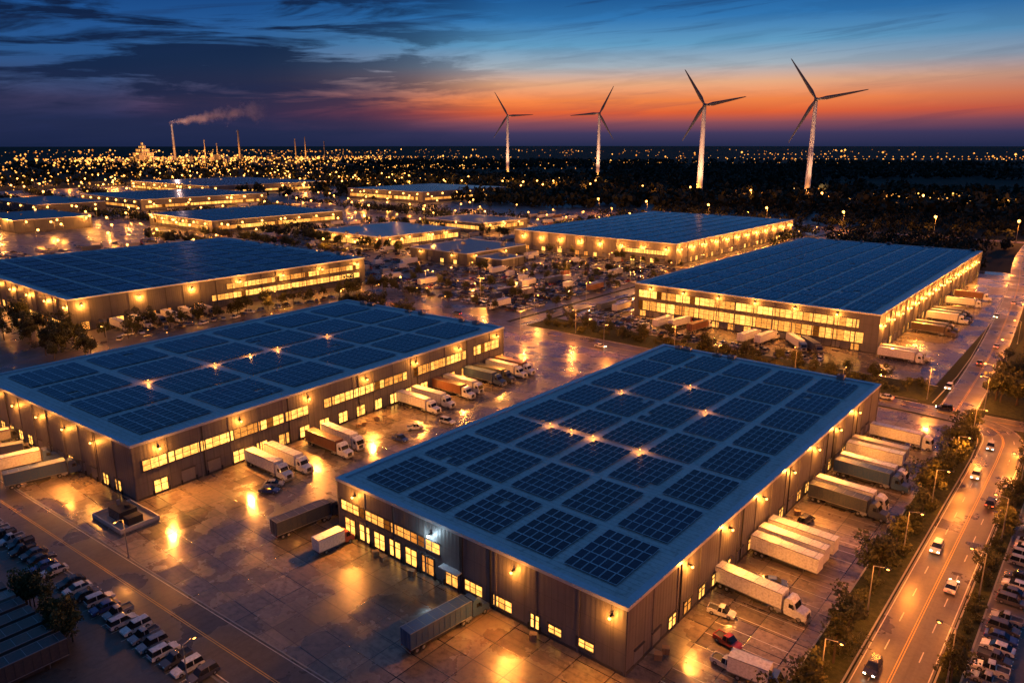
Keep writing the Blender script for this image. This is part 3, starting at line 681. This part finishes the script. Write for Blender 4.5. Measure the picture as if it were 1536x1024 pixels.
def forest(name,pts,rad,nl,leaf):
    n=len(pts); P=np.array(pts)
    c=np.repeat(P,nl,axis=0); N=len(c)
    d=RS.normal(size=(N,3)); d/=np.linalg.norm(d,axis=1)[:,None]
    sz=RS.uniform(.7,1.4,size=n).repeat(nl)[:,None]
    q=d*np.array([rad,rad,rad*.9])*sz*RS.uniform(.5,1.05,size=(N,1)); q[:,2]+=(rad*1.1*sz)[:,0]
    c3=np.c_[c,np.zeros(N)]+q; c3[:,2]=np.maximum(c3[:,2],.2)
    u=RS.normal(size=(N,3)); u/=np.linalg.norm(u,axis=1)[:,None]; w=np.cross(u,RS.normal(size=(N,3))); w/=np.linalg.norm(w,axis=1)[:,None]
    s=leaf*RS.uniform(.6,1.4,size=(N,1))
    V=np.stack([c3-u*s,c3+w*s*.7,c3+u*s,c3-w*s*.7],1).reshape(-1,3)
    me=D.meshes.new(name); me.vertices.add(N*4); me.vertices.foreach_set('co',V.ravel()); me.loops.add(N*4); me.loops.foreach_set('vertex_index',np.arange(N*4,dtype=np.int32))
    me.polygons.add(N); me.polygons.foreach_set('loop_start',np.arange(0,N*4,4,dtype=np.int32))
    me.update(calc_edges=True)
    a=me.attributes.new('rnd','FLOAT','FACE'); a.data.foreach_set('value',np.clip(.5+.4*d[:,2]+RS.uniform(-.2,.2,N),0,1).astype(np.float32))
    me.materials.append(M['fleaf']); me.validate(); link(D.objects.new(name,me))
def okf(x,y):
    if -9<y-715<9 or (abs(x+199)<8 and y<722): return False
    if abs(x+55)<14 and y<722: return False
    if 670<y<722 and random.random()<.6: return False
    return not blocked(x,y,BN+BF+((-169,-41,262,535),),8)
near=[]; 
for _ in range(2600):
    x=random.uniform(-420,250); y=random.uniform(538,1000)
    if okf(x,y) and (y<705 or random.random()<.8): near.append((x,y))
for _ in range(70):
    x0=random.uniform(-1400,-450); y0=random.uniform(270,1050)
    for k in range(14):
        x,y=x0+k*7+random.uniform(-2,2),y0+random.uniform(-3,3)
        if okf(x,y): near.append((x,y))
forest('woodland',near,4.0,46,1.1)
mid=[]
while len(mid)<4400:
    r=random.uniform(900,3600); a=random.uniform(-38,40)
    th=R(39.8-a); x=-r*math.sin(th); y=r*math.cos(th)
    if y<740 and x>-900: continue
    if a<-12 and random.random()<.68: continue
    if okf(x,y) and math.sin(x*.006)+math.cos(y*.005+1)>-1.0: mid.append((x,y))
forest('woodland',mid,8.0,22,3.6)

# ------------------------------------------------------------ wind turbines
def turbine(x,y,hub,bl,angs,yawdeg=None):
    par=empty('wind_turbine',(x,y,0))
    b=MB(); b.cyl((0,0,0),(0,0,.8),7,7,'kerb',24)
    for i in range(6):
        z0=hub*i/6;z1=hub*(i+1)/6; r0=4.5-2.0*i/6; r1=4.5-2.0*(i+1)/6
        b.cyl((0,0,z0),(0,0,z1),r0,r1,'turb',24,False)
    ob=b.obj('tower',par)
    for p in ob.data.polygons: p.use_smooth=True
    yaw=math.atan2(-x,y) if yawdeg is None else R(yawdeg)
    b=MB(); b.prism([(-2.6,-2.2),(-2.6,2.4),(2.6,2.4),(2.6,-2.2)],-4,8,'blade'); b.cyl((0,-4,0),(0,-7.5,0),2.6,1.3,'blade',16); b.cyl((0,-7.5,0),(0,-8.6,0),1.3,.2,'blade',12)
    nc=b.obj('nacelle',par,(0,0,hub+1),yaw)
    b=MB()
    for a in angs:
        ca,sa=math.cos(R(a)),math.sin(R(a)); pa,pb=Vector((ca,0,sa)),Vector((-sa,0,ca))
        secs=[(1.5,1.6,1.4),(5,2.2,1.2),(.2*bl,3.5,.8),(.45*bl,2.6,.5),(.75*bl,1.7,.3),(.97*bl,.8,.15),(bl,.15,.05)]
        prev=None
        for r_,c_,t_ in secs:
            o_=Vector((0,-6,0))+pa*r_
            ring=[o_+pb*c_*.6,o_+Vector((0,-t_,0)),o_-pb*c_*.9,o_+Vector((0,t_,0))]
            if prev:
                for q in range(4): b.face([prev[q],prev[(q+1)%4],ring[(q+1)%4],ring[q]],'blade')
            prev=ring
    b.obj('rotor_blades',par,(0,0,hub+1),yaw)
    v=Vector((-x,-y)).normalized()
    for s in (-1,1):
        lx=v.x*46+s*v.y*26; ly=v.y*46-s*v.x*26
        lamp('tower_floodlight',(lx,ly,1),460000,par,(1,.48,.24),1.0,62,(0,0,hub*.6))
    lamp('base_light',(v.x*14,v.y*14,8),22000,par)
turbine(-1293,1534,148,67,(120,2,237)); turbine(-939,1426,141,64,(63,184,300))
turbine(-481,991,127,55,(122,11,240)); turbine(-378,1131,137,68,(124.6,10,242))

# ------------------------------------------------------------ distant plant
def stack(x,y,h,r):
    b=MB(); b.cyl((0,0,0),(0,0,h),r,r*.65,'wall',16)
    for f in (.35,.65,.95): b.cyl((0,0,h*f),(0,0,h*f+1.5),r*1.15,r*1.15,'steel',16)
    b.obj('smokestack',loc=(x,y,0))
stack(-3434,1706,168,6); stack(-3205,1897,142,5)
for x,y,h in ((-3316,1790,100),(-3010,2062,105),(-2972,2090,112),(-2908,2148,94),(-3290,1835,85)): stack(x,y,h,3)
par=empty('tiered_hall',(-3546,1613,0)); b=MB()
z=0
for wd,hh in ((62,26),(46,18),(30,16),(16,14),(5,14)):
    b.box(-wd,-wd*.6,z,wd,wd*.6,z+hh,'wall3')
    for i in range(int(wd/4)):
        xx=-wd+4+i*8
        if xx+4<wd: b.face([(xx,-wd*.6-.3,z+3),(xx+4.5,-wd*.6-.3,z+3),(xx+4.5,-wd*.6-.3,z+hh-3),(xx,-wd*.6-.3,z+hh-3)],'win'); b.face([(wd+.3,(-wd+4+i*8)*.6,z+3),(wd+.3,(-wd+8+i*8)*.6,z+3),(wd+.3,(-wd+8+i*8)*.6,z+hh-3),(wd+.3,(-wd+4+i*8)*.6,z+hh-3)],'win')
    z+=hh
b.obj('tiers',par); lamp('flood',(150,-60,20),350000,par,rad=3); lamp('flood',(30,-150,20),350000,par,rad=3)
par=empty('refinery_plant',(0,0,0)); b=MB()
for i in range(60):
    c=(random.uniform(-3700,-2750),0); x=c[0]; y=1706+(x+3434)*.82+random.uniform(-160,160)
    w_=random.uniform(12,36);h_=random.choice([12,18,26,34]) if abs(x+3300)<200 else random.choice([8,10,14,18])
    if random.random()<.35: b.cyl((x,y,0),(x,y,h_*.8),w_*.5,w_*.5,'steel',14); b.cyl((x,y,h_*.8),(x,y,h_*.9),w_*.5,2,'steel',14)
    else:
        b.box(x-w_/2,y-w_/3,0,x+w_/2,y+w_/3,h_,'wall')
        for q in range(2): b.box(x-w_/2+w_*q/3+1,y-w_/3-.4,h_*.3,x-w_/2+w_*q/3+3,y-w_/3-.1,h_*.5,'far',random.uniform(.2,.7))
    for q in range(4): b.ball((x+random.uniform(-w_,w_),y-w_/3-3,random.uniform(6,h_+6)),3,'far',6,4,rnd=random.uniform(.3,1))
b.obj('process_units',par)
for x,y in ((-3400,1640),(-3330,1700),(-3280,1760),(-3180,1850),(-2950,2050)): lamp('plant_flood',(x,y,40),600000,par,rad=4)

b=MB()
def dlx(x,y,size,rnd,z=None):
    s=size*math.hypot(x,y); z=z if z else random.uniform(6,14)
    P=[(x+s,y,z),(x,y+s,z),(x-s,y,z),(x,y-s,z)]; T=(x,y,z+s);Bq=(x,y,z-s)
    for i in range(4): b.face([P[i],P[(i+1)%4],T],'far',rnd); b.face([P[(i+1)%4],P[i],Bq],'far',rnd)
def dl(r,a,size,rnd,z=None):
    th=R(39.8-a); dlx(-r*math.sin(th),r*math.cos(th),size,rnd,z)
for i in range(1900):
    r=1500*math.exp(random.random()*2.1); a=random.uniform(-36,37); cx=math.sin(a*.31+r*.0007)+math.sin(r*.0023+a*.9)+.6*math.sin(a*1.7)
    if a>-8 and (random.random()<.72 or r<3000): continue
    if cx<-.1 and random.random()<.85: continue
    dl(r,a,random.choice([.0004,.0005,.0006,.0009,.0013]),random.uniform(.1,.9)**1.4)
for i in range(24):
    a=random.uniform(-36,6) if i<18 else random.uniform(5,36); r=random.uniform(2200,5000) if i<18 else random.uniform(3600,6000); th=R(39.8-a); x=-r*math.sin(th); y=r*math.cos(th); hd=R(39.8+random.choice([0,0,6,-6])); ln=random.randrange(12,34)
    for k in range(ln): dlx(x+math.cos(hd)*k*45+random.uniform(-6,6),y+math.sin(hd)*k*45,random.choice([.0005,.0007]),random.uniform(.2,.8),10)
for i in range(260):
    a=random.uniform(-36,37); r=random.choice([7000,9000,12000,5200])*random.uniform(.96,1.04)
    if math.sin(a*.8)+math.sin(a*.33+1)<-.3: continue
    dl(r,a+.0,random.choice([.0004,.0006]),random.uniform(.1,.6))
for i in range(620):
    a=random.gauss(-23,7); r=random.uniform(2500,4600); dl(r,a,random.choice([.0006,.0009,.0014]),random.uniform(.3,1))
for i in range(420):
    a=random.uniform(-36,-6); r=random.uniform(1150,2500); dl(r,a,random.choice([.0006,.0008,.0011]),random.uniform(.3,1))
for i in range(200):
    a=random.uniform(-10,-3.5)if i<100 else random.uniform(-16,5); r=(2400 if i<100 else 1500)*random.uniform(.95,1.1); dl(r,a,.0008,random.uniform(.3,1))
for i in range(110):
    a=random.uniform(22,36); r=1150*random.uniform(.9,1.06); dl(r,a,random.choice([.0006,.001]),random.uniform(.3,1))
b.obj('distant_city_lights')

# smoke plume volume
b=MB(); b.box(-60,-60,-30,480,60,150,'dark'); so=b.obj('smoke_plume',loc=(-3434,1706,168),rz=R(39.8))
m=D.materials.new('smoke'); m.use_nodes=True; nt=m.node_tree; nt.nodes.clear(); t=NT(nt)
o=t.n('ShaderNodeOutputMaterial'); pv=t.n('ShaderNodeVolumePrincipled',inp={'Color':(.85,.76,.8,1),'Anisotropy':.1}); L(t,pv.outputs[0],o.inputs['Volume'])
co=objc(t); sx=t.n('ShaderNodeSeparateXYZ',inp={0:co})
cz=t.math('MULTIPLY',sx.outputs[0],.13); rr_=t.math('ADD',t.math('MULTIPLY',t.math('MAXIMUM',sx.outputs[0],0),.085),11)
dz=t.math('SUBTRACT',sx.outputs[2],t.math('ADD',cz,8)); d2=t.math('SQRT',t.math('ADD',t.math('MULTIPLY',dz,dz),t.math('MULTIPLY',sx.outputs[1],sx.outputs[1])))
f=t.math('SUBTRACT',1,t.math('DIVIDE',d2,rr_)); nn=noise(t,co,.022,5,.6)
f=t.math('ADD',f,t.math('MULTIPLY',t.math('SUBTRACT',nn,.52),4.5))
f=t.math('MULTIPLY',f,t.math('GREATER_THAN',sx.outputs[0],-8)); ends=t.math('SUBTRACT',1,t.math('DIVIDE',sx.outputs[0],450),clamp=True)
inside=t.math('LESS_THAN',d2,t.math('MULTIPLY',rr_,1.7))
L(t,t.math('MULTIPLY',t.math('MULTIPLY',t.math('MULTIPLY',f,inside),ends,clamp=True),.035),pv.inputs['Density'])
so.data.materials.clear(); so.data.materials.append(m)
lamp('plume_fill_light',(-3330,1640,150),900000,None,(1,.6,.5),5)  # added light in mid-air, stands in for plant glow on the smoke

# ------------------------------------------------------------ sky
W=D.worlds.new('World'); SC.world=W; W.use_nodes=True; t=NT(W.node_tree); W.node_tree.nodes.clear()
out=t.n('ShaderNodeOutputWorld'); bg=t.n('ShaderNodeBackground'); L(t,bg.outputs[0],out.inputs[0])
tc=t.n('ShaderNodeTexCoord').outputs['Generated']
mp=t.n('ShaderNodeMapping',vector_type='POINT',inp={'Vector':tc,'Rotation':(0,0,R(-39.8))})
sx=t.n('ShaderNodeSeparateXYZ',inp={0:mp.outputs[0]}); az=t.math('ARCTAN2',sx.outputs[0],sx.outputs[1]); el=sx.outputs[2]
e=t.math('MULTIPLY',el,2.0); azr=t.math('ADD',t.math('MULTIPLY',az,.5),.5)
hi1,hi2=srgb(32,80,138),srgb(48,88,138)  # overhead sky above the view, brightened as fill for roofs and ground
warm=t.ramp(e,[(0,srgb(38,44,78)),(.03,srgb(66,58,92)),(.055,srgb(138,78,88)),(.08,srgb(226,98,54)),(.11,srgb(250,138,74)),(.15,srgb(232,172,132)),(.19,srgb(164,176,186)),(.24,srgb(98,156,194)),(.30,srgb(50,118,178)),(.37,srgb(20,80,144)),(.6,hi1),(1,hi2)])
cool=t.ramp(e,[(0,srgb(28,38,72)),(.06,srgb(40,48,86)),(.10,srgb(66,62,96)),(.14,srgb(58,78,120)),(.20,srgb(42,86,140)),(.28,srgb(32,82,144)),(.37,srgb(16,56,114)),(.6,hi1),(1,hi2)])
fac=t.ramp(azr,[(.26,g(0)),(.34,g(.1)),(.42,g(.5)),(.49,g(1)),(.66,g(1)),(.82,g(.6)),(1,g(0))])
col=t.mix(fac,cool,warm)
def cloud(sa,se,tilt,off,lo,hi):
    cv=t.n('ShaderNodeCombineXYZ',inp={0:t.math('MULTIPLY',az,sa),1:t.math('ADD',t.math('MULTIPLY',el,se),t.math('MULTIPLY',az,tilt)),2:off})
    n=t.n('ShaderNodeTexNoise',inp={'Vector':cv.outputs[0],'Scale':1.0,'Detail':9.0,'Roughness':.6,'Distortion':.5}).outputs['Fac']
    return t.ramp(n,[(lo,g(0)),(hi,g(1))])
c1=cloud(4.2,36,-1.5,8.1,.45,.535); mk=t.ramp(azr,[(.15,g(1)),(.36,g(1)),(.44,g(.7)),(.50,g(.15)),(1,g(.05))])
ek=t.ramp(e,[(.05,g(.2)),(.12,g(.9)),(.30,g(1)),(.4,g(.8)),(.6,g(0))])
col=t.mix(t.math('MULTIPLY',t.math('MULTIPLY',c1,mk),t.math('MULTIPLY',ek,.94)),col,srgb(16,30,60))
lb=t.ramp(azr,[(.15,g(1)),(.40,g(.9)),(.47,g(0))]); le=t.ramp(e,[(0,g(0)),(.03,g(.7)),(.13,g(.75)),(.17,g(0))])
lbn=cloud(3,22,0,2.2,.36,.5)
col=t.mix(t.math('MULTIPLY',t.math('MULTIPLY',lb,le),lbn),col,srgb(34,42,74))
c2=cloud(4,75,-7,9.3,.53,.63); ek2=t.ramp(e,[(.02,g(0)),(.08,g(.35)),(.18,g(.1)),(.3,g(.6)),(.36,g(.9)),(.6,g(0))])
col=t.mix(t.math('MULTIPLY',t.math('MULTIPLY',c2,ek2),.6),col,srgb(28,46,84))
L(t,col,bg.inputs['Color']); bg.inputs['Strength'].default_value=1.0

# ------------------------------------------------------------ camera
cam=D.cameras.new('Camera'); co_=link(D.objects.new('Camera',cam)); co_.location=(0,0,75); co_.rotation_euler=(R(90-14.797),0,R(39.8))
cam.sensor_width=36; cam.lens=1113/1536*36; cam.clip_start=.5; cam.clip_end=100000; SC.camera=co_
SC.view_settings.view_transform='Standard'; SC.view_settings.look='None'; SC.view_settings.exposure=0
print(len(D.objects))
